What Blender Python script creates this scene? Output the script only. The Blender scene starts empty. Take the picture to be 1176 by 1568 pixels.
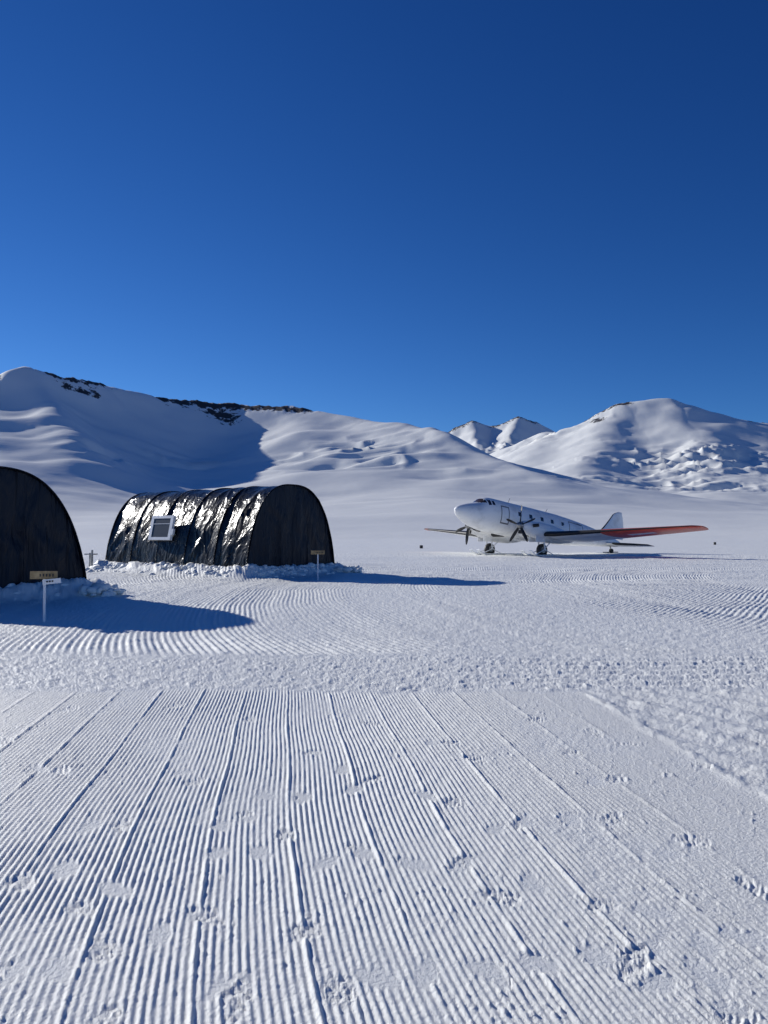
import bpy, math, random, bmesh
import numpy as np
from mathutils import Vector, Matrix
random.seed(7)
scene=bpy.context.scene
scene.view_settings.view_transform='Standard'
scene.view_settings.look='None'
scene.view_settings.exposure=0

# ------------------------------------------------------------ noise helpers
def _h(ix,iy,seed):
    n=(ix.astype(np.int64)*374761393+iy.astype(np.int64)*668265263+seed*1274126177)&0xffffffff
    n=((n^(n>>13))*1274126177)&0xffffffff
    n=((n^(n>>15))*2246822519)&0xffffffff
    n=n^(n>>16)
    return n.astype(np.float64)/4294967295.0*2-1
def vn(x,y,seed=0):
    x=np.asarray(x,float); y=np.asarray(y,float)
    x0=np.floor(x); y0=np.floor(y); fx=x-x0; fy=y-y0
    fx=fx*fx*fx*(fx*(fx*6-15)+10); fy=fy*fy*fy*(fy*(fy*6-15)+10)
    a=_h(x0,y0,seed); b=_h(x0+1,y0,seed); c=_h(x0,y0+1,seed); d=_h(x0+1,y0+1,seed)
    return (a*(1-fx)+b*fx)*(1-fy)+(c*(1-fx)+d*fx)*fy
def fbm(x,y,o=4,seed=0,g=.5):
    s=0; a=1; t=0
    for i in range(o):
        cx,sx=math.cos(i*1.1+.4),math.sin(i*1.1+.4)
        s=s+a*vn((x*cx-y*sx)*2**i+i*17.3,(x*sx+y*cx)*2**i-i*9.1,seed+i); t+=a; a*=g
    return s/t
def ss(v,a,b):
    t=np.clip((v-a)/(b-a),0,1); return t*t*(3-2*t)

# ------------------------------------------------------------ mesh helpers
def grid_mesh(name,P,closed=False,smooth=True):
    n,m=P.shape[:2]
    me=bpy.data.meshes.new(name)
    me.vertices.add(n*m); me.vertices.foreach_set('co',P.reshape(-1).astype(np.float32))
    i=np.arange(n-1)[:,None]; mm=m if closed else m-1
    j=np.arange(mm)[None,:]; j2=(j+1)%m
    q=np.stack([i*m+j,i*m+j2,(i+1)*m+j2,(i+1)*m+j],-1).reshape(-1,4)
    me.loops.add(q.size); me.loops.foreach_set('vertex_index',q.reshape(-1).astype(np.int32))
    me.polygons.add(len(q)); me.polygons.foreach_set('loop_start',(np.arange(len(q))*4).astype(np.int32))
    me.polygons.foreach_set('loop_total',np.full(len(q),4,np.int32))
    me.update(calc_edges=True)
    me.polygons.foreach_set('use_smooth',np.full(len(q),smooth))
    ob=bpy.data.objects.new(name,me); scene.collection.objects.link(ob)
    return ob
def py_mesh(name,v,f,mats=None,midx=None,smooth=False):
    me=bpy.data.meshes.new(name); me.from_pydata([tuple(a) for a in v],[],f); me.update()
    for m in (mats or []): me.materials.append(m)
    if midx is not None: me.polygons.foreach_set('material_index',midx)
    me.polygons.foreach_set('use_smooth',[smooth]*len(f))
    ob=bpy.data.objects.new(name,me); scene.collection.objects.link(ob); return ob
def empty(name,loc=(0,0,0)):
    e=bpy.data.objects.new(name,None); e.location=loc; scene.collection.objects.link(e); return e
def box(c,s,R=None):
    v=[Vector((x*s[0]/2,y*s[1]/2,z*s[2]/2)) for x in(-1,1) for y in(-1,1) for z in(-1,1)]
    if R: v=[R@a for a in v]
    v=[a+Vector(c) for a in v]
    f=[(0,1,3,2),(4,6,7,5),(0,4,5,1),(2,3,7,6),(0,2,6,4),(1,5,7,3)]
    return v,f
def tube(p0,p1,r0,r1=None,n=12):
    r1=r0 if r1 is None else r1
    p0=Vector(p0);p1=Vector(p1);d=(p1-p0).normalized()
    a=d.orthogonal().normalized(); b=d.cross(a)
    v=[];f=[]
    for p,r in((p0,r0),(p1,r1)):
        for i in range(n):
            t=2*math.pi*i/n; v.append(p+a*r*math.cos(t)+b*r*math.sin(t))
    for i in range(n): f.append((i,(i+1)%n,n+(i+1)%n,n+i))
    f.append(tuple(range(n-1,-1,-1))); f.append(tuple(range(n,2*n)))
    return v,f
def merge(parts):
    V=[];F=[]
    for v,f in parts:
        o=len(V); V+=list(v); F+=[tuple(i+o for i in q) for q in f]
    return V,F

# ------------------------------------------------------------ materials
def mat(name,col,rough=.5,metal=0,spec=.5):
    m=bpy.data.materials.new(name); m.use_nodes=True
    b=m.node_tree.nodes['Principled BSDF']
    b.inputs['Base Color'].default_value=(*col,1); b.inputs['Roughness'].default_value=rough
    b.inputs['Metallic'].default_value=metal; b.inputs['Specular IOR Level'].default_value=spec
    return m,m.node_tree,b
def noise_node(nt,scale,detail=4,rough=.55,coord='Object',dist=0,mapscale=None):
    tc=nt.nodes.new('ShaderNodeTexCoord'); n=nt.nodes.new('ShaderNodeTexNoise')
    n.inputs['Scale'].default_value=scale; n.inputs['Detail'].default_value=detail
    n.inputs['Roughness'].default_value=rough; n.inputs['Distortion'].default_value=dist
    if mapscale:
        mp=nt.nodes.new('ShaderNodeMapping'); mp.inputs['Scale'].default_value=mapscale
        nt.links.new(tc.outputs[coord],mp.inputs[0]); nt.links.new(mp.outputs[0],n.inputs['Vector'])
    else: nt.links.new(tc.outputs[coord],n.inputs['Vector'])
    return n
def bump(nt,b,src,dist,strength=1,prev=None):
    bn=nt.nodes.new('ShaderNodeBump'); bn.inputs['Distance'].default_value=dist
    bn.inputs['Strength'].default_value=strength
    nt.links.new(src,bn.inputs['Height'])
    if prev: nt.links.new(prev.outputs[0],bn.inputs['Normal'])
    nt.links.new(bn.outputs[0],b.inputs['Normal']); return bn
def dirt(nt,b,c1,c2,scale,lo=.4,hi=.65,det=3):
    n=noise_node(nt,scale,det); r=nt.nodes.new('ShaderNodeValToRGB')
    r.color_ramp.elements[0].position=lo; r.color_ramp.elements[0].color=(*c1,1)
    r.color_ramp.elements[1].position=hi; r.color_ramp.elements[1].color=(*c2,1)
    nt.links.new(n.outputs[0],r.inputs[0]); nt.links.new(r.outputs[0],b.inputs['Base Color'])

SNOW=(.875,.88,.84)
snow,nt,b=mat('snow',SNOW,.55,0,.25)
n2=noise_node(nt,45,4,.75)
bump(nt,b,n2.outputs[0],.014,.8)

msnow,nt,b=mat('mountain_snow_and_rock',SNOW,.6,0,.2)
at=nt.nodes.new('ShaderNodeAttribute'); at.attribute_name='rock'
n=noise_node(nt,.07,5,.7,mapscale=(1,1,.6)); ma=nt.nodes.new('ShaderNodeMath'); ma.operation='ADD'
ms=nt.nodes.new('ShaderNodeMath'); ms.operation='MULTIPLY_ADD'; ms.inputs[1].default_value=3.4; ms.inputs[2].default_value=-1.7
nt.links.new(n.outputs[0],ms.inputs[0]); nt.links.new(at.outputs['Fac'],ma.inputs[0]); nt.links.new(ms.outputs[0],ma.inputs[1])
r=nt.nodes.new('ShaderNodeValToRGB'); r.color_ramp.elements[0].position=.62; r.color_ramp.elements[1].position=.70
r.color_ramp.elements[0].color=(*SNOW,1); r.color_ramp.elements[1].color=(.055,.046,.040,1)
nt.links.new(ma.outputs[0],r.inputs[0]); nt.links.new(r.outputs[0],b.inputs['Base Color'])
n3=noise_node(nt,.02,4,.5); bump(nt,b,n3.outputs[0],4,.25)

tent_m,nt,b=mat('black_tarpaulin',(.004,.006,.011),.3,0,.2)
nA=noise_node(nt,1.7,4,.5,dist=2.2,mapscale=(1,1,.6)); nB=noise_node(nt,6,3,.55,dist=1.0)
b1=bump(nt,b,nA.outputs[0],.10,.75); bump(nt,b,nB.outputs[0],.008,.6,b1)
nr=noise_node(nt,1.6,3); mr=nt.nodes.new('ShaderNodeMapRange'); mr.inputs[3].default_value=.16; mr.inputs[4].default_value=.40
nt.links.new(nr.outputs[0],mr.inputs[0]); nt.links.new(mr.outputs[0],b.inputs['Roughness'])
tent_end_m,nt,b=mat('black_tarpaulin_end',(.004,.007,.015),.45,0,.25)
nA=noise_node(nt,1.2,3,.55,dist=.8,mapscale=(3,3,.5)); bump(nt,b,nA.outputs[0],.18,.85)
white_m,nt,b=mat('white_paint',(.82,.83,.84),.4); dirt(nt,b,(.76,.77,.78),(.86,.87,.88),3)
air_m,nt,b=mat('white_aircraft_paint',(.78,.79,.8),.32); dirt(nt,b,(.66,.66,.65),(.82,.82,.81),1.3,.3,.5)
red_m,nt,b=mat('red_aircraft_paint',(.55,.06,.04),.4); dirt(nt,b,(.60,.07,.03),(.72,.11,.045),2)
boot_m,_,_=mat('black_rubber',(.015,.015,.016),.55)
glass_m,_,_=mat('dark_glass',(.02,.022,.03),.06,0,.8)
pane_m,_,_=mat('window_plastic',(.02,.03,.045),.3,0,.3)
bronze_m,_,_=mat('cockpit_glass',(.09,.055,.03),.12,.3,.8)
metal_m,nt,b=mat('grey_metal',(.3,.3,.31),.4,.7); dirt(nt,b,(.2,.2,.2),(.4,.4,.4),5)
wood_m,nt,b=mat('sign_wood',(.42,.30,.15),.6); dirt(nt,b,(.30,.20,.09),(.5,.36,.18),9)
text_m,_,_=mat('sign_lettering',(.03,.03,.03),.6)
line_m,_,_=mat('panel_line',(.12,.12,.13),.5)

# ------------------------------------------------------------ tent frames (world)
AX=Vector((-.777,.63,0)).normalized()   # tent long axis (away from front)
CR=Vector((.63,.777,0)).normalized()    # across
T2=dict(A=Vector((-5.25,29.0,0)),W=4.95,H=3.68,L=9.6)
T1=dict(A=Vector((-11.0,16.5,0)),W=5.0,H=3.30,L=9.6)

def rect_dist(X,Y,T):
    dx=X-T['A'].x; dy=Y-T['A'].y
    u=dx*AX.x+dy*AX.y; v=dx*CR.x+dy*CR.y
    qx=np.abs(u-T['L']/2)-T['L']/2; qy=np.abs(v-T['W']/2)-T['W']/2
    out=np.hypot(np.maximum(qx,0),np.maximum(qy,0)); ins=np.minimum(np.maximum(qx,qy),0)
    return out+ins

# ------------------------------------------------------------ ground
fp_px=[(100,1475),(170,1550),(250,1420),(320,1395),(185,1355),(125,1385),(105,1325),(40,1345),(145,1260),(190,1262),(285,1180),(300,1195),(65,1175),(100,1178),(410,1215),(465,1218),(340,1262),(380,1245),(335,1300),(400,1300),(440,1275),(500,1315),(555,1300),(525,1175),(540,1205),(570,1190),(650,1215),(695,1225),(635,1317),(705,1318),(760,1265),(800,1255),(870,1250),(935,1252),(815,1345),(765,1365),(910,1195),(940,1190),(1040,1290),(1020,1300),(1055,1283),(1000,1390),(915,1380),(1150,1355),(1135,1425),(1075,1440),(985,1445),(910,1455),(1080,1485),(1000,1495),(820,1465),(745,1475),(650,1480),(580,1485),(520,1505),(350,1500),(365,1522),(470,1415),(270,1080),(110,1085),(10,1135),(730,1160),(875,1150),(820,1100),(660,1135),(690,1135),(570,1105),(950,1135),(25,1475),(165,1445),(1120,1545),(960,1465),(905,1120),(1070,1170),(385,1100),(480,1150)]
prints=[]
for a,c in fp_px:  # footprint image pixels projected onto the flat ground
    d=1.6*1178/(c-820); prints.append(((a-588)/1178*d,d,random.uniform(-.9,.9)-.1,random.uniform(.6,.9)))

def ground_h(X,Y):
    R=np.hypot(X,Y)
    near=R<70
    h=.05*fbm(X/6,Y/6,3,3)*ss(R,3,10)+.5*fbm(X/70,Y/70,3,5)*ss(R,75,250)
    x=X[near]; y=Y[near]; rr=R[near]
    wob=.25*vn(x*1.3,y*.7,11)
    edge=2.05+(7.85-y)*.09+.05*vn(y*3,x*0,12)
    far=7.95+.10*vn(x*1.7,x*0,13)+.05*vn(x*9,y*2,14)
    G=(1-ss(x,edge-.03,edge+.06))*(1-ss(y,far-.1,far+.12))*ss(y,-9,-8)*ss(x,-9,-8.6)
    yc=np.maximum(y,1.2)
    xs=x-(-.125*y+.117*np.exp(-(yc-2.5)/.9))+.012*vn(x*.8,y*.9,15)+.0012*vn(x*8,y*6,16)
    ph=xs/.0328
    c=.5+.5*np.cos(2*np.pi*ph)
    soft=1-.38*ss(x+.3*vn(x,y,25),.8,2.2)
    amp=.0076*soft*(1+.18*vn(x*1.4,y*1.1,17)+.22*vn(x*26,y*8,18))
    cord=amp*c
    q=xs/.4264+.02*vn(y*.5,x*0,55); fq=(q-np.round(q))*.4264
    rid=.0060*np.exp(-(fq/.012)**2)*np.clip(1+.6*vn(np.round(q)*7.3,y*2.2,19)+.6*vn(x*30,y*14,20),0,2)*soft
    crumbs=np.maximum(0,vn(x*42,y*42,26)-.70)*.025*np.clip(.3+vn(x*2.3,y*2.3,27),0,1)
    pat=ss(fbm(x*1.6,y*1.1,3,56),.25,.55)
    cord=cord*(1-.45*pat)+rid+(.0012+.0022*pat)*fbm(x*28,y*28,2,21)+crumbs
    foot=np.zeros_like(x); fh=np.zeros_like(x)
    for (fx,fy,ang,sc) in prints:
        m=(np.abs(x-fx)<.3)&(np.abs(y-fy)<.3)
        if not m.any(): continue
        xm=x[m]; ym=y[m]
        dx=xm-fx; dy=ym-fy
        u=dx*math.sin(ang)+dy*math.cos(ang); v=dx*math.cos(ang)-dy*math.sin(ang)
        w=.047+.010*np.cos(u*18)
        e=np.sqrt((u/(.135*sc))**2+(v/w)**2)+.30*vn(xm*22,ym*22,22)+.18*vn(xm*60,ym*60,28)
        k=(1-ss(e,.75,1.15))*.95
        foot[m]=np.maximum(foot[m],k)
        tread=-.0010+.0032*np.sin(u*2*np.pi/.032)*np.cos(v*2*np.pi/.036)+.0046*vn(xm*75,ym*75,23)+.0036*vn(xm*38,ym*38,29)+.0018*vn(xm*160,ym*160,24)
        fh[m]=np.where(k>.02,tread,0)+.0055*np.exp(-((e-1.25)/.18)**2)*(1+1.2*vn(xm*40,ym*40,30))
    cord=cord*(1-foot)+fh*np.maximum(foot,.35)
    lump=fbm(x*7,y*7,4,31,.6)
    band=ss(y,far-.05,far+.15)*(1-ss(y,9.9+wob,10.6+wob))
    rough=.012*lump+.004*fbm(x*30,y*30,2,33)
    churn=.022*np.abs(fbm(x*9,y*9,4,35,.65))+.006*np.sin((y+.05*x+.1*vn(x*.7,y,37))*2*np.pi/.33)*ss(x,-1,3)
    lane=ss(x,edge-.02,edge+.1)*(1-ss(y,far-.1,far+.1))
    xl=(x*.80+y*.42)+.02*vn(x,y,41)
    lanec=.006*np.cos(2*np.pi*xl/.062)*np.clip(.6+.6*vn(x*2,y*1.2,42),0,1)+.010*np.cos(2*np.pi*xl/.36)**3
    cr=np.hypot(x-31,y-23)+.10*vn(x*.4,y*.3,43)
    arcmask=ss(y,10.2+wob,10.9+wob)*(1-ss(rr,34,50))
    am=np.clip(.60+.7*vn(cr*.8,cr*0,45)+.45*vn(x*.5,y*.3,46),0.0,1.1)
    arcs=am*(.0085*np.cos(2*np.pi*cr/.105)+.013*vn(cr*2.1,cr*0,48)+.008*vn(cr*5.3,cr*0,49))
    leftrough=1-ss(x,-7,-3)
    streak=.035*vn(x/5,y/.7,51)+.02*vn(x/1.5,y/.28,52)
    hh=G*cord+(1-G)*(rough*(1+.6*leftrough)+band*churn+lane*lanec+arcmask*arcs+streak*ss(y,18,30)+.008*np.maximum(0,vn(x*11,y*11,54)-.2))
    hh+= .010*np.exp(-((x-edge)/.05)**2)*(1-ss(y,far-.1,far))*(1+.7*vn(x*20,y*9,53))
    for T,seed in((T1,61),(T2,62)):
        d=rect_dist(x,y,T)
        dm=d-.16
        bank=np.where(dm<0,1,np.exp(-(np.maximum(dm,0)/.50)**2))*(.36+.10*vn(x*1.4,y*1.4,seed)+.09*fbm(x*5,y*5,3,seed+4))
        skirt=.06*np.exp(-(d/1.7)**2)*(1+.8*fbm(x*4,y*4,3,seed+8))
        hh+=np.maximum(bank,0)+skirt
    h[near]+=hh
    return h

th=np.concatenate([np.radians(np.linspace(-31.5,31.5,1500)),np.radians(np.linspace(32.1,327.9,110))])
rs=[.001,.3,.6,.9]; r=1.15
while r<9500:
    rs.append(r)
    r*=1.0054 if r<12 else (1.008 if r<60 else 1.04)
rs=np.array(rs)
TH,RR=np.meshgrid(th,rs)
GX=RR*np.sin(TH); GY=RR*np.cos(TH)
P=np.stack([GX,GY,ground_h(GX,GY)],-1)
g=grid_mesh('snow_ground',P[:,::-1],closed=True); g.data.materials.append(snow)

# ------------------------------------------------------------ mountains
def S(a,b_,D):    # crest point from image pixel column / row and an assumed range
    return ((a-588)/1178*D,D,(820-b_)/1178*D+1.6)
ridges=[
 ([S(-500,640,1500),S(-150,600,1450),S(0,590,1450),S(20,583,1460),S(45,573,1480),S(80,577,1520),S(150,587,1580),S(170,594,1600),S(230,608,1680),S(300,613,1750),S(350,618,1780),S(440,628,1750),S(485,634,1700),S(560,644,1580),S(610,652,1480),S(650,664,1380),S(675,671,1320)],320,20),
 ([S(650,664,1380),S(675,671,1320),S(705,681,1260),S(760,706,1130),S(830,742,980),S(900,785,860),S(940,812,800)],150,20),
 ([S(45,578,1480),S(62,615,1330),S(85,655,1180),S(112,705,1000),S(140,775,800)],150,45),
 ([S(-60,605,1440),S(-20,650,1200),S(0,710,950)],200,60),
 ([S(430,636,1740),S(480,664,1500),S(530,702,1280),S(595,757,1020),S(650,812,820)],250,100),
 ([S(600,662,1480),S(640,700,1220),S(690,750,1000),S(760,808,800)],150,80),
 ([S(560,705,5200),S(640,690,5200),S(672,673,5200),S(700,658,5200),S(722,653,5200),S(750,657,5200),S(772,651,5200),S(795,646,5200),S(812,651,5200),S(845,664,5200),S(900,690,5200)],900,30),
 ([S(722,660,5200),S(735,690,4500),S(760,720,3900)],500,40),
 ([S(795,653,5200),S(770,685,4400),S(790,715,3700)],500,40),
 ([S(800,690,3300),S(840,667,3200),S(870,661,3100),S(890,652,3050),S(910,641,3000),S(940,628,3000),S(960,622,3000),S(990,618,3000),S(1020,616,3000),S(1060,621,2950),S(1100,634,2950),S(1150,653,2900),S(1200,663,2900),S(1350,640,2900),S(1500,650,2900)],640,90),
 ([S(955,640,3000),S(935,662,2750),S(900,699,2350),S(880,732,2000)],260,110),
 ([S(1030,634,2950),S(1065,668,2600),S(1085,706,2200),S(1105,750,1800),S(1125,787,1450)],280,120),
 ([S(1176,670,2900),S(1180,700,2400),S(1200,740,1900),S(1240,785,1500)],260,90),
 ([S(840,675,3200),S(820,706,2700),S(830,740,2200),S(880,775,1700)],230,80),
]
rock_lines=[([S(70,576,1510),S(110,583,1545),S(160,593,1590)],22,1.15),([S(-10,598,1440),S(12,588,1452)],16,1.05),
 ([S(250,611,1695),S(300,614,1745),S(345,619,1772),S(400,624,1762),S(465,632,1722)],27,1.2),([S(325,624,1725),S(355,634,1705)],24,1.05),([S(110,592,1500),S(150,602,1530)],18,.95),
 ([S(672,673,5200),S(722,657,5200)],60,1.05),([S(755,657,5200),S(812,653,5200)],50,1.02),
 ([S(885,654,3030),S(915,643,2990),S(962,623,2990)],32,1.02),([S(915,655,2900),S(925,660,2850)],30,.9),([S(1155,658,2895),S(1190,666,2890)],50,1.1)]
def seg(X,Y,p,q):
    ax,ay=p[:2]; bx,by=q[:2]; L=(bx-ax)**2+(by-ay)**2
    t=np.clip(((X-ax)*(bx-ax)+(Y-ay)*(by-ay))/L,0,1)
    return np.hypot(X-ax-t*(bx-ax),Y-ay-t*(by-ay)),t
tm=np.radians(np.linspace(-44,44,1150)); rm=[260.]
while rm[-1]<7500: rm.append(rm[-1]*1.0066)
TM,RM=np.meshgrid(tm,np.array(rm))
MX=RM*np.sin(TM); MY=RM*np.cos(TM)
wx=MX+30*fbm(MX/260,MY/260,3,71)+6*fbm(MX/50,MY/50,2,73); wy=MY+30*fbm(MX/260,MY/260,3,72)
acc=np.zeros_like(MX)
for pts,w,e in ridges:
    best=np.zeros_like(MX)
    for p,q in zip(pts[:-1],pts[1:]):
        d,t=seg(wx,wy,p,q)
        hc=p[2]+(q[2]-p[2])*t
        dd=np.sqrt(d*d+e*e)-e
        best=np.maximum(best,hc*(.72*np.exp(-dd/w)+.28*np.maximum(0,1-dd/(3*w))**1.6))
    acc+=(best/500)**10
H=500*acc**(1/10)
k=np.clip(H/120,0,1)
H+=k*(9*fbm(MX/230,MY/230,3,75)+ (MY>2300)*14*fbm(MX/420,MY/420,3,76))
H+=np.clip(H/40,0,1)*(6*fbm(MX/190+MY/400,MY/130,3,80))
rk=np.zeros_like(MX)
for pts,w,a in rock_lines:
    for p,q in zip(pts[:-1],pts[1:]):
        d,t=seg(wx,wy+10,p,q); rk=np.maximum(rk,a*np.exp(-(d/w)**2))
# wind-scooped benches and crevasse rolls: long smooth rolls across the slope
falls=[(S(275,678,1350),60,1.),(S(165,700,1100),45,.7),(S(545,688,1300),70,1.2),(S(560,716,1180),65,1.2),(S(515,712,1200),50,.9),(S(690,728,1050),45,.5),
       (S(1050,690,2300),150,1.3),(S(1090,705,2150),120,1.4),(S(1000,728,1950),90,1.),(S(1090,742,1850),90,1.2),(S(960,740,2000),90,.9),(S(840,690,3000),130,1.),(S(790,680,4500),260,1.6),(S(900,752,1650),70,.8),(S(865,775,1130),40,.6)]
cm=ss(fbm(MX/190,MY/190,2,77),.3,.6)*.15
for p,w,a in falls:
    cm=np.maximum(cm,a*np.exp(-(((MX-p[0])/(w*1.5))**2+((MY-p[1])/(w*1.1))**2)))
cm*=k
roll=fbm(MX/110+MY/140+.6*vn(MX/70,MY/70,84),MY/52-MX/300,2,78,.35)
H+=cm*(17*(.6-np.abs(roll)*1.8)+2.0*vn(MX/26,MY/16,85)-6)
H+=np.clip(rk,0,1)*(8*fbm(MX/30,MY/30,4,79,.65)-2)
H=H*ss(RM,260,560)-1.5
rk=np.where(rk<.08,-1.,rk)
ob=grid_mesh('snow_mountains',np.stack([MX,MY,H],-1)[:,::-1])
at=ob.data.attributes.new('rock','FLOAT','POINT'); at.data.foreach_set('value',rk[:,::-1].reshape(-1).astype(np.float32))
ob.data.materials.append(msnow)

# ------------------------------------------------------------ tents
def arch(a,W,H):
    c=math.cos(a); s=math.sin(a)
    x=-math.copysign(abs(c)**(2/2.7),c)*W/2; z=abs(s)**(2/2.3)*H
    return x*(1-.11*z/H),z
def build_tent(T,seed,window=False):
    W,Hh,L=T['W'],T['H'],T['L']; root=empty('arched_tent',T['A']+CR*W/2)
    na,nl=190,340; bays=5
    Pt=np.zeros((nl,na,3))
    A_=np.linspace(0,math.pi,na)
    prof=np.array([arch(a,W,Hh) for a in A_])
    dn=np.gradient(prof,axis=0); nrm=np.stack([-dn[:,1],dn[:,0]],-1); nrm/=np.linalg.norm(nrm,axis=1)[:,None]+1e-9
    arcl=np.concatenate([[0],np.cumsum(np.hypot(*np.diff(prof,axis=0).T))])
    for i in range(nl):
        t=(i/(nl-1))*(L+.16)-.10
        bb=max(0,min(t,L))/L*bays
        fr=bb%1
        sag=-.022*math.sin(math.pi*fr)**.7
        w=.5+.5*math.cos(2*math.pi*fr)
        u=np.full(na,t)
        # creases run continuously across the bays so the cover reads as one sheet
        f1=vn(u*.8+arcl*.55+.4*np.sin(arcl*.9),arcl*.5-u*.75,seed)
        f2=vn(u*2.2-arcl*1.1,arcl*1.4+u*.8,seed+3)
        f3=vn(u*6+arcl*2.3,arcl*3.4-u*3,seed+4)
        fold=.060*(.5-np.abs(f1)*1.7)+.026*(.4-np.abs(f2)*1.5)+.006*(.4-np.abs(f3))
        disp=(sag+fold*(1-.5*w**3)-.03)*np.clip(np.sin(A_),0,1)**.3
        x=prof[:,0]+nrm[:,0]*disp; z=prof[:,1]+nrm[:,1]*disp
        Pt[i,:,0]=CR.x*x+AX.x*t; Pt[i,:,1]=CR.y*x+AX.y*t; Pt[i,:,2]=z-.02
    o=grid_mesh('canopy',Pt); o.data.materials.append(tent_m); o.parent=root
    for nm,t0,sgn in(('front_wall',0,-1),('rear_wall',L,1)):
        ns=70; E=np.zeros((ns,na,3))
        for k in range(ns):
            s=k/(ns-1)
            x=prof[:,0]*s*.985; z=prof[:,1]*s*.985
            out=sgn*((1-s**3)*(.08+.09*fbm(x*2.2,z*.45,3,seed+9)+.035*np.sin(x*7+vn(x,z,seed)*3))) 
            tt=t0+out
            E[k,:,0]=CR.x*x+AX.x*tt; E[k,:,1]=CR.y*x+AX.y*tt; E[k,:,2]=z-.02
        o=grid_mesh(nm,E); o.data.materials.append(tent_end_m); o.parent=root
    V=[];F=[]
    for b_ in range(bays+1):
        t=b_*L/bays
        if b_==0:t-=.05
        for i in range(0,na-2,2):
            p=[]
            for j in(i,min(i+2,na-1)):
                x,z=prof[j]-nrm[j]*.024; p.append(Vector((CR.x*x+AX.x*t,CR.y*x+AX.y*t,z-.02)))
            v,f=tube(p[0],p[1],.026,n=6); o_=len(V); V+=v; F+=[tuple(q+o_ for q in ff) for ff in f]
    o=py_mesh('rib_sleeves',V,F,[tent_m],smooth=True); o.parent=root
    parts=[]
    for x0 in(-.75,.75):
        p=CR*x0-AX*.13; parts.append(tube(p,p+Vector((0,0,2.1)),.012,n=6))
    v,f=merge(parts); o=py_mesh('door_zip',v,f,[tent_end_m]); o.parent=root
    V=[];F=[]
    bm=bmesh.new(); bmesh.ops.create_icosphere(bm,subdivisions=2,radius=1)
    iv=[v.co.copy() for v in bm.verts]; iff=[tuple(v.index for v in f.verts) for f in bm.faces]; bm.free()
    def chunk(c,s):
        off=random.uniform(0,99); R=Matrix.Rotation(random.uniform(0,6.28),3,'Z')@Matrix.Rotation(random.uniform(-.6,.6),3,'X')
        sc=Vector((random.uniform(.8,1.4),random.uniform(.7,1.1),random.uniform(.5,.85)))*s
        nz=vn(np.array([p.x*1.8+off for p in iv]),np.array([p.y*1.8+p.z*2.3 for p in iv]),3)
        o_=len(V)
        for p,nn in zip(iv,nz):
            q=p*(1+.38*nn); V.append(R@Vector((q.x*sc.x,q.y*sc.y,q.z*sc.z))+c)
        F.extend(tuple(i+o_ for i in f) for f in iff)
    def along(p,q,n,outn):
        for _ in range(n):
            t=random.random(); d=abs(random.gauss(.05,.38)); s=random.choice([.04,.05,.07,.09,.12,.16])*random.uniform(.7,1.3)
            c=p.lerp(q,t)+outn*(d+.05)
            z=.33*math.exp(-(d/.5)**2)+random.uniform(-.03,.05)
            chunk(Vector((c.x,c.y,z)),s)
    hw=CR*W/2
    along(-hw,hw,300,-AX); along(-hw,-hw+AX*L,400,-CR); along(hw,hw+AX*L,60,CR)
    for _ in range(90):
        c=-AX*random.uniform(.1,1.2)+hw*random.uniform(.75,1.15); chunk(Vector((c.x,c.y,random.uniform(0,.26))),random.uniform(.05,.17))
    o=py_mesh('snow_blocks',V,F,[snow],smooth=True); o.parent=root
    if window:
        t=5.6; ww,wh=1.55,1.05; z0=1.92
        R=Matrix((( -AX.x,-CR.x,0),(-AX.y,-CR.y,0),(0,0,1))); R=R@Matrix.Rotation(.20,3,'X')
        base=-CR*(W/2-.25)+AX*t+Vector((0,0,z0))
        def lb(c,s): return box(base+R@Vector(c),s,R)
        fr=[lb((0,0,wh/2-.06),(ww,.12,.12)),lb((0,0,-wh/2+.06),(ww,.12,.12)),lb((-ww/2+.09,0,0),(.18,.116,wh-.24)),lb((ww/2-.09,0,0),(.18,.116,wh-.24))]
        v,f=merge(fr); o=py_mesh('window_frame',v,f,[white_m]); o.parent=root
        v,f=lb((0,.035,0),(ww-.36,.02,wh-.24)); o=py_mesh('window_pane',v,f,[pane_m]); o.parent=root
        v,f=merge([lb((0,.05,wh*.16),(ww-.36,.012,.022)),lb((ww/2+.07,.01,-.18),(.10,.10,.26))]); o=py_mesh('window_vent',v,f,[white_m]); o.parent=root
        v,f=merge([tube(-hw+AX*(L+.2)-CR*.5,-hw+AX*(L+.2)-CR*.5+Vector((0,0,.95)),.045),tube(-hw+AX*(L+.9)-CR*.2,-hw+AX*(L+.9)-CR*.2+Vector((0,0,.8)),.045),
                   box(-hw+AX*(L+.55)-CR*.35+Vector((0,0,.75)),(.5,.3,.05))])
        o=py_mesh('anchor_stakes',v,f,[metal_m]); o.parent=root
    return root
build_tent(T1,81); build_tent(T2,93,True)

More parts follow.
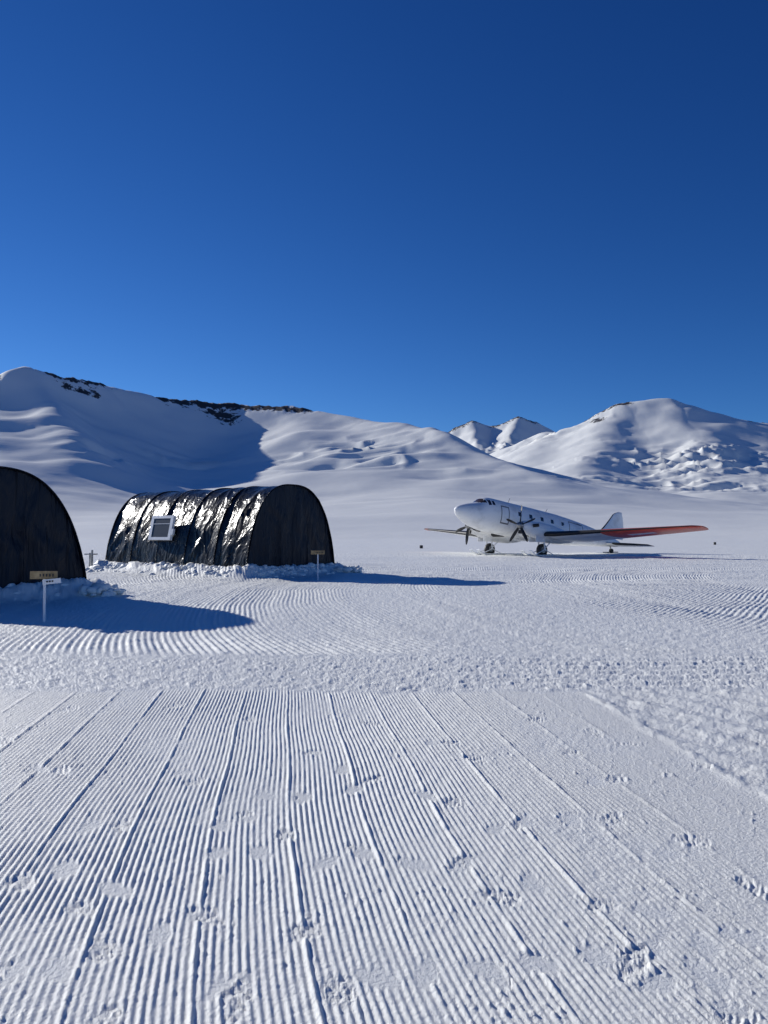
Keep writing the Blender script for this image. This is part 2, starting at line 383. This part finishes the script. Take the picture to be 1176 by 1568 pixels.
# ------------------------------------------------------------ signs
def sign(loc,h,bw,two):
    e=empty('trail_sign',loc)
    Rz=Matrix.Rotation(math.radians(4),3,'Z')
    v,f=tube((0,0,-.2),(0,0,h),.024); o=py_mesh('post',v,f,[white_m]); o.parent=e
    v,f=box((0,-.04,h-.05),(bw,.03,.14),Rz); o=py_mesh('name_board',v,f,[wood_m]); o.parent=e
    parts=[]
    for i in range(7):
        parts.append(box((-bw*.36+i*bw*.12,-.058,h-.05),(bw*.05,.006,.05),Rz))
    v,f=merge(parts); o=py_mesh('lettering',v,f,[text_m]); o.parent=e
    if two:
        R2=Matrix.Rotation(math.radians(-6),3,'Y')@Matrix.Rotation(math.radians(-10),3,'Z')
        v,f=box((.16,-.075,h-.16),(.36,.02,.09),R2); o=py_mesh('arrow_board',v,f,[white_m]); o.parent=e
        v,f=merge([box((.08+.05*i,-.089,h-.165+.005*i),(.03,.006,.03),R2) for i in range(5)]); o=py_mesh('arrow_lettering',v,f,[text_m]); o.parent=e
sign((-6.18,14.05,0),.93,.48,True)
sign((-2.42,28.2,0),1.03,.5,False)

# ------------------------------------------------------------ airplane
plane=empty('propeller_airplane')
MW=Matrix.Translation((10.63,62,0))@Matrix.Rotation(math.radians(216.87),4,'Z')
MP=MW@Matrix.Rotation(math.radians(-8),4,'Y')
def put(nm,v,f,mats,midx=None,smooth=False,M=MP):
    o=py_mesh(nm,[M@Vector(a) for a in v],f,mats,midx,smooth); o.parent=plane; return o
K0=7.0
sec=[(0,.03,2.62,2.66),(.08,.22,2.42,2.84),(.3,.42,2.2,2.99),(.7,.64,1.97,3.15),(1.2,.83,1.76,3.30),(1.7,.97,1.60,3.42),(2.05,1.04,1.52,3.54),(2.5,1.11,1.45,3.92),(2.9,1.16,1.41,4.04),(3.6,1.21,1.38,4.06),(5,1.22,1.37,4.04),(8,1.22,1.38,4.02),(11,1.16,1.46,3.97),(13,1.0,1.60,3.85),(15,.78,1.82,3.68),(17,.52,2.05,3.45),(18.6,.3,2.25,3.2),(20,.13,2.4,2.95),(20.6,.03,2.6,2.75)]
sa=np.array(sec)
sk=np.unique(np.concatenate([np.linspace(0,1,25)**2*2.0,np.arange(2.0,20.61,.09)]))
nr=72; V=[];F=[];MI=[]
for s in sk:
    w=np.interp(s,sa[:,0],sa[:,1]); zb=np.interp(s,sa[:,0],sa[:,2]); zt=np.interp(s,sa[:,0],sa[:,3])
    for j in range(nr):
        a=2*math.pi*j/nr; ca,sa_=math.cos(a),math.sin(a)
        V.append(Vector((K0-s,w*math.copysign(abs(ca)**.92,ca),(zt+zb)/2+(zt-zb)/2*math.copysign(abs(sa_)**.92,sa_))))
for i in range(len(sk)-1):
    for j in range(nr):
        q=(i*nr+j,i*nr+(j+1)%nr,(i+1)*nr+(j+1)%nr,(i+1)*nr+j); F.append(q)
        c=(V[q[0]]+V[q[1]]+V[q[2]]+V[q[3]])/4; s=K0-c.x; m=0; ay=abs(c.y)
        if 2.03<s<2.48 and c.z>3.5 and ay>.05 and not(.45<ay<.51): m=1
        if 2.55<s<3.2 and 3.38<c.z<3.78 and not(2.85<s<2.93): m=2
        for w0 in(5.6,6.9,8.2,9.5,10.8):
            if w0<s<w0+.34 and 3.02<c.z<3.32: m=2
        if c.y>0 and 3.7<s<4.6 and 2.1<c.z<3.5 and not(3.79<s<4.51 and 2.2<c.z<3.4): m=3
        if c.y>0 and 11.9<s<14 and 2.1<c.z<3.5 and not(12<s<13.9 and 2.2<c.z<3.4): m=3
        MI.append(m)
put('fuselage',V,F,[air_m,bronze_m,glass_m,line_m],MI,True)
def wing(nm,st,boot_shade_c=.07,redfrom=8.0):
    na=28; xs=[(1-math.cos(math.pi*i/na))/2 for i in range(na+1)]
    V=[];F=[];MI=[]; n=2*na
    for (y,k,c,z,t) in st:
        ring=[]
        for x in xs: ring.append((x,5*t*(.2969*math.sqrt(x)-.126*x-.3516*x*x+.2843*x**3-.1015*x**4)))
        for x,h in ring: V.append(Vector((k-x*c,y,z+h*c*1.15)))
        for x,h in ring[-2:0:-1]: V.append(Vector((k-x*c,y,z-h*c*.75)))
    for i in range(len(st)-1):
        for j in range(n):
            q=(i*n+j,i*n+(j+1)%n,(i+1)*n+(j+1)%n,(i+1)*n+j); F.append(q)
            jj=j if j<=na else n-j; x=xs[min(jj,na)]
            y=abs((st[i][0]+st[i+1][0])/2)
            m=0
            if y>redfrom: m=1
            if redfrom<9 and redfrom+1.2<y<redfrom+3.0 and .38<x<.58: m=0
            if x<(boot_shade_c if y<redfrom or redfrom>50 else .025) and y>1: m=2
            MI.append(m)
    F.append(tuple(range(n))); MI.append(0); F.append(tuple(range((len(st)-1)*n,len(st)*n))[::-1]); MI.append(1)
    return put(nm,V,F,[air_m,red_m,boot_m],MI,True)
def wing_sections(sg):
    out=[]
    for y in np.concatenate([np.linspace(.3,4.3,6),np.linspace(4.6,14.0,30),[14.3,14.5,14.58]]):
        if y<=4.3: out.append((sg*y,.7,4.3,1.62,.15))
        else:
            f=(y-4.3)/10.2; c=4.3+(1.9-4.3)*f; k=.7-2.55*f
            th=.15-.05*f
            if y>14: c*=max(.3,1-((y-14)/.62)**2*.7); k-=.0+(y-14)*.5
            out.append((sg*y,k,c,1.62+math.tan(math.radians(5.2))*(y-4.3),th))
    return out
wing('port_wing',wing_sections(1)); wing('starboard_wing',wing_sections(-1),.09,13.2)
def stab(sg): return [(sg*y,-10.7-.9*(y/4)**1.3,2.5-1.3*(y/4)**1.6,2.45,.10) for y in np.linspace(.1,3.9,14)]+[(sg*4.05,-12.1,.6,2.45,.06)]
wing('port_stabilizer',stab(1),.3,99); wing('starboard_stabilizer',stab(-1),.3,99)  # black band wider than the boot: stabilizers' shaded underside painted into the colour
V=[];F=[];MI=[]; fs=[]
for i in range(16):
    t=i/15; z=3.1+t*2.45
    k=-9.6-2.6*t**.75 if t<.9 else -9.6-2.6*t**.75-(t-.9)*5
    tail=-13.7+.5*t**3; fs.append((z,k,tail))
for z,k,tl in fs:
    n=14
    for j in range(n):
        a=2*math.pi*j/n; V.append(Vector(((k+tl)/2+(k-tl)/2*math.cos(a),.10*math.sin(a),z)))
for i in range(15):
    for j in range(14):
        F.append((i*14+j,i*14+(j+1)%14,(i+1)*14+(j+1)%14,(i+1)*14+j)); MI.append(1 if j in(0,13) else 0)
F.append(tuple(range(15*14,16*14))); MI.append(0)
put('tail_fin',V,F,[air_m,boot_m],MI,True)
for sg,nm in((1,'port'),(-1,'starboard')):
    y=2.85*sg
    sec=[(2.75,.27,2.0),(2.6,.36,1.98),(2.3,.43,1.95),(1.6,.50,1.93),(.8,.58,1.9),(-.4,.62,1.86),(-1.8,.5,1.82),(-3.0,.28,1.78),(-3.7,.05,1.75)]
    V=[];F=[];n=28
    for k,r_,z in sec:
        for j in range(n):
            a=2*math.pi*j/n; V.append(Vector((k,y+r_*math.cos(a)*.9,z+r_*math.sin(a)*(1.1 if math.sin(a)>0 else 1.25))))
    for i in range(len(sec)-1):
        for j in range(n): F.append((i*n+j,i*n+(j+1)%n,(i+1)*n+(j+1)%n,(i+1)*n+j))
    F.append(tuple(range(n)))
    put(nm+'_nacelle',V,F,[air_m],None,True)
    v,f=merge([box((2.72,y,1.52),(.12,.42,.26)),tube((1.9,y+.4,2.1),(1.55,y+.68,2.2),.13),tube((1.9,y-.4,2.1),(1.55,y-.68,2.2),.13)])
    put(nm+'_intake_and_exhausts',v,f,[boot_m])
    V=[];F=[]
    for k,r_ in((2.74,.27),(2.95,.25),(3.12,.17),(3.22,.07),(3.25,.01)):
        for j in range(16):
            a=2*math.pi*j/16; V.append((k,y+r_*math.cos(a),2.0+r_*math.sin(a)))
    for i in range(4):
        for j in range(16): F.append((i*16+j,i*16+(j+1)%16,(i+1)*16+(j+1)%16,(i+1)*16+j))
    put(nm+'_spinner',V,F,[metal_m],None,True)
    parts=[]
    for b_ in range(5):
        a0=b_*2*math.pi/5+(.0 if sg>0 else 1.2566/2)
        R=Matrix.Rotation(a0,3,'X'); V=[];F=[]
        st=[(.15,.12,.06),(.4,.19,.05),(.8,.25,.035),(1.2,.23,.025),(1.45,.16,.02),(1.55,.06,.012)]
        for r_,w,t in st:
            tw=math.radians(60-30*r_)
            for dx,dy in((-w/2,0),(0,t),(w/2,0),(0,-t)):
                p=Vector((dx*math.sin(tw)+dy*math.cos(tw),dx*math.cos(tw)-dy*math.sin(tw),r_))
                V.append(R@p+Vector((2.88,y,2.0)))
        for i in range(5):
            for j in range(4): F.append((i*4+j,i*4+(j+1)%4,(i+1)*4+(j+1)%4,(i+1)*4+j))
        F.append((20,21,22,23)); parts.append((V,F))
    v,f=merge(parts); put(nm+'_propeller',v,f,[boot_m])
    V=[];F=[];n=32; prof=[(-.19,.25),(-.19,.42),(-.13,.50),(0,.53),(.13,.50),(.19,.42),(.19,.25)]
    for dy,r_ in prof:
        for j in range(n):
            a=2*math.pi*j/n; V.append((.15+r_*math.cos(a),y+dy,.44+r_*math.sin(a)))
    for i in range(len(prof)-1):
        for j in range(n): F.append((i*n+j,i*n+(j+1)%n,(i+1)*n+(j+1)%n,(i+1)*n+j))
    put(nm+'_tyre',V,F,[boot_m],None,True,MW)
    v,f=merge([tube((.15,y-.2,.5),(.15,y+.2,.5),.26)])
    put(nm+'_wheel_hub',v,f,[metal_m],M=MW)
    V=[];F=[]
    for d in(-.42,.42):
        prof=[(-1.25,.07),(-1.0,.05),(.9,.05),(1.35,.10),(1.65,.24),(1.8,.42)]
        o_=len(V)
        for k,z in prof:
            for dy,dz in((-.17,0),(.17,0),(.17,.07),(-.17,.07)): V.append((k+.1,y+d+dy,z+dz))
        for i in range(len(prof)-1):
            for j in range(4): F.append(tuple(o_+q for q in(i*4+j,i*4+(j+1)%4,(i+1)*4+(j+1)%4,(i+1)*4+j)))
        F.append((o_,o_+1,o_+2,o_+3)); F.append(tuple(o_+20+q for q in(3,2,1,0)))
    put(nm+'_ski',V,F,[white_m],M=MW)
    parts=[]
    for d in(-.3,.3):
        parts+= [tube((.15,y+d,.5),(.25,y+d,1.7),.06),tube((.15,y+d,.6),(-1.1,y+d,1.5),.04),tube((.22,y+d,1.1),(1.0,y+d*.8,1.75),.03),tube((.15,y+d,.5),(1.2,y+d,.15),.03),tube((.15,y+d,.5),(-.8,y+d,.12),.03)]
    parts+=[tube((.15,y-.42,.5),(.15,y+.42,.5),.05),tube((.2,y-.3,1.15),(.2,y+.3,1.15),.04),box((.75,y+.34,1.35),(.9,.03,.5)),box((.75,y-.34,1.35),(.9,.03,.5))]
    v,f=merge(parts); put(nm+'_gear_struts',v,f,[white_m],M=MW)
put('tail_strut',*tube((-12.0,0,1.0),(-12.3,0,.2),.06),[metal_m],M=MW)
put('tail_ski',*merge([box((-12.2,0,.1),(1.6,.5,.07)),tube((-12.3,-.1,.22),(-12.3,.1,.22),.2,n=20)]),[boot_m],M=MW)
put('antennas',*merge([tube((1.5,0,4.0),(1.3,0,4.45),.02),tube((-3,0,3.95),(-3.2,0,4.3),.02)]),[line_m])

for p,h in(((4.6,95,0),.4),((55,128,0),.5)):
    e=empty('fuel_drum',p)
    o=py_mesh('drum_body',*merge([tube((0,0,-.05),(0,0,h),.2,n=20),tube((0,0,h*.33),(0,0,h*.33+.04),.22,n=20),tube((0,0,h*.66),(0,0,h*.66+.04),.22,n=20)]),[boot_m]); o.parent=e

# ------------------------------------------------------------ light
EL=math.radians(21.0); sd=Vector((-.79,.61,0)).normalized()*math.cos(EL)+Vector((0,0,math.sin(EL)))
sun=bpy.data.lights.new('sun','SUN'); sun.energy=4.6; sun.angle=math.radians(.53); sun.color=(1,.975,.93)
so=bpy.data.objects.new('sun',sun); so.rotation_euler=(-sd).to_track_quat('-Z','Y').to_euler(); scene.collection.objects.link(so)
w=bpy.data.worlds.new('World'); scene.world=w; w.use_nodes=True; nt=w.node_tree
bg=nt.nodes['Background']; sky=nt.nodes.new('ShaderNodeTexSky'); sky.sky_type='NISHITA'; sky.sun_disc=False
sky.sun_elevation=EL; sky.sun_rotation=math.atan2(sd.x,sd.y)%(2*math.pi)
sky.altitude=2500; sky.air_density=1.0; sky.dust_density=0.0; sky.ozone_density=3.0
# deepen the clear polar sky: per-channel contrast on the physical sky
sp=nt.nodes.new('ShaderNodeSeparateColor'); cb=nt.nodes.new('ShaderNodeCombineColor')
nt.links.new(sky.outputs[0],sp.inputs[0])
ST=.12
for i,(pw,sc) in enumerate(((1.75,.66),(1.34,.62),(1.12,.80))):
    p=nt.nodes.new('ShaderNodeMath'); p.operation='POWER'; p.inputs[1].default_value=pw
    m=nt.nodes.new('ShaderNodeMath'); m.operation='MULTIPLY'; m.inputs[1].default_value=sc*ST**(pw-1)
    nt.links.new(sp.outputs[i],p.inputs[0]); nt.links.new(p.outputs[0],m.inputs[0]); nt.links.new(m.outputs[0],cb.inputs[i])
nt.links.new(cb.outputs[0],bg.inputs[0]); bg.inputs[1].default_value=ST

# ------------------------------------------------------------ camera
cam=bpy.data.cameras.new('camera'); co=bpy.data.objects.new('camera',cam); scene.collection.objects.link(co)
cam.sensor_fit='VERTICAL'; cam.sensor_height=34.6; cam.sensor_width=25.95; cam.lens=26
cam.clip_start=.05; cam.clip_end=20000
co.location=(0,0,1.6); co.rotation_euler=(math.radians(90+1.75),0,0)
scene.camera=co
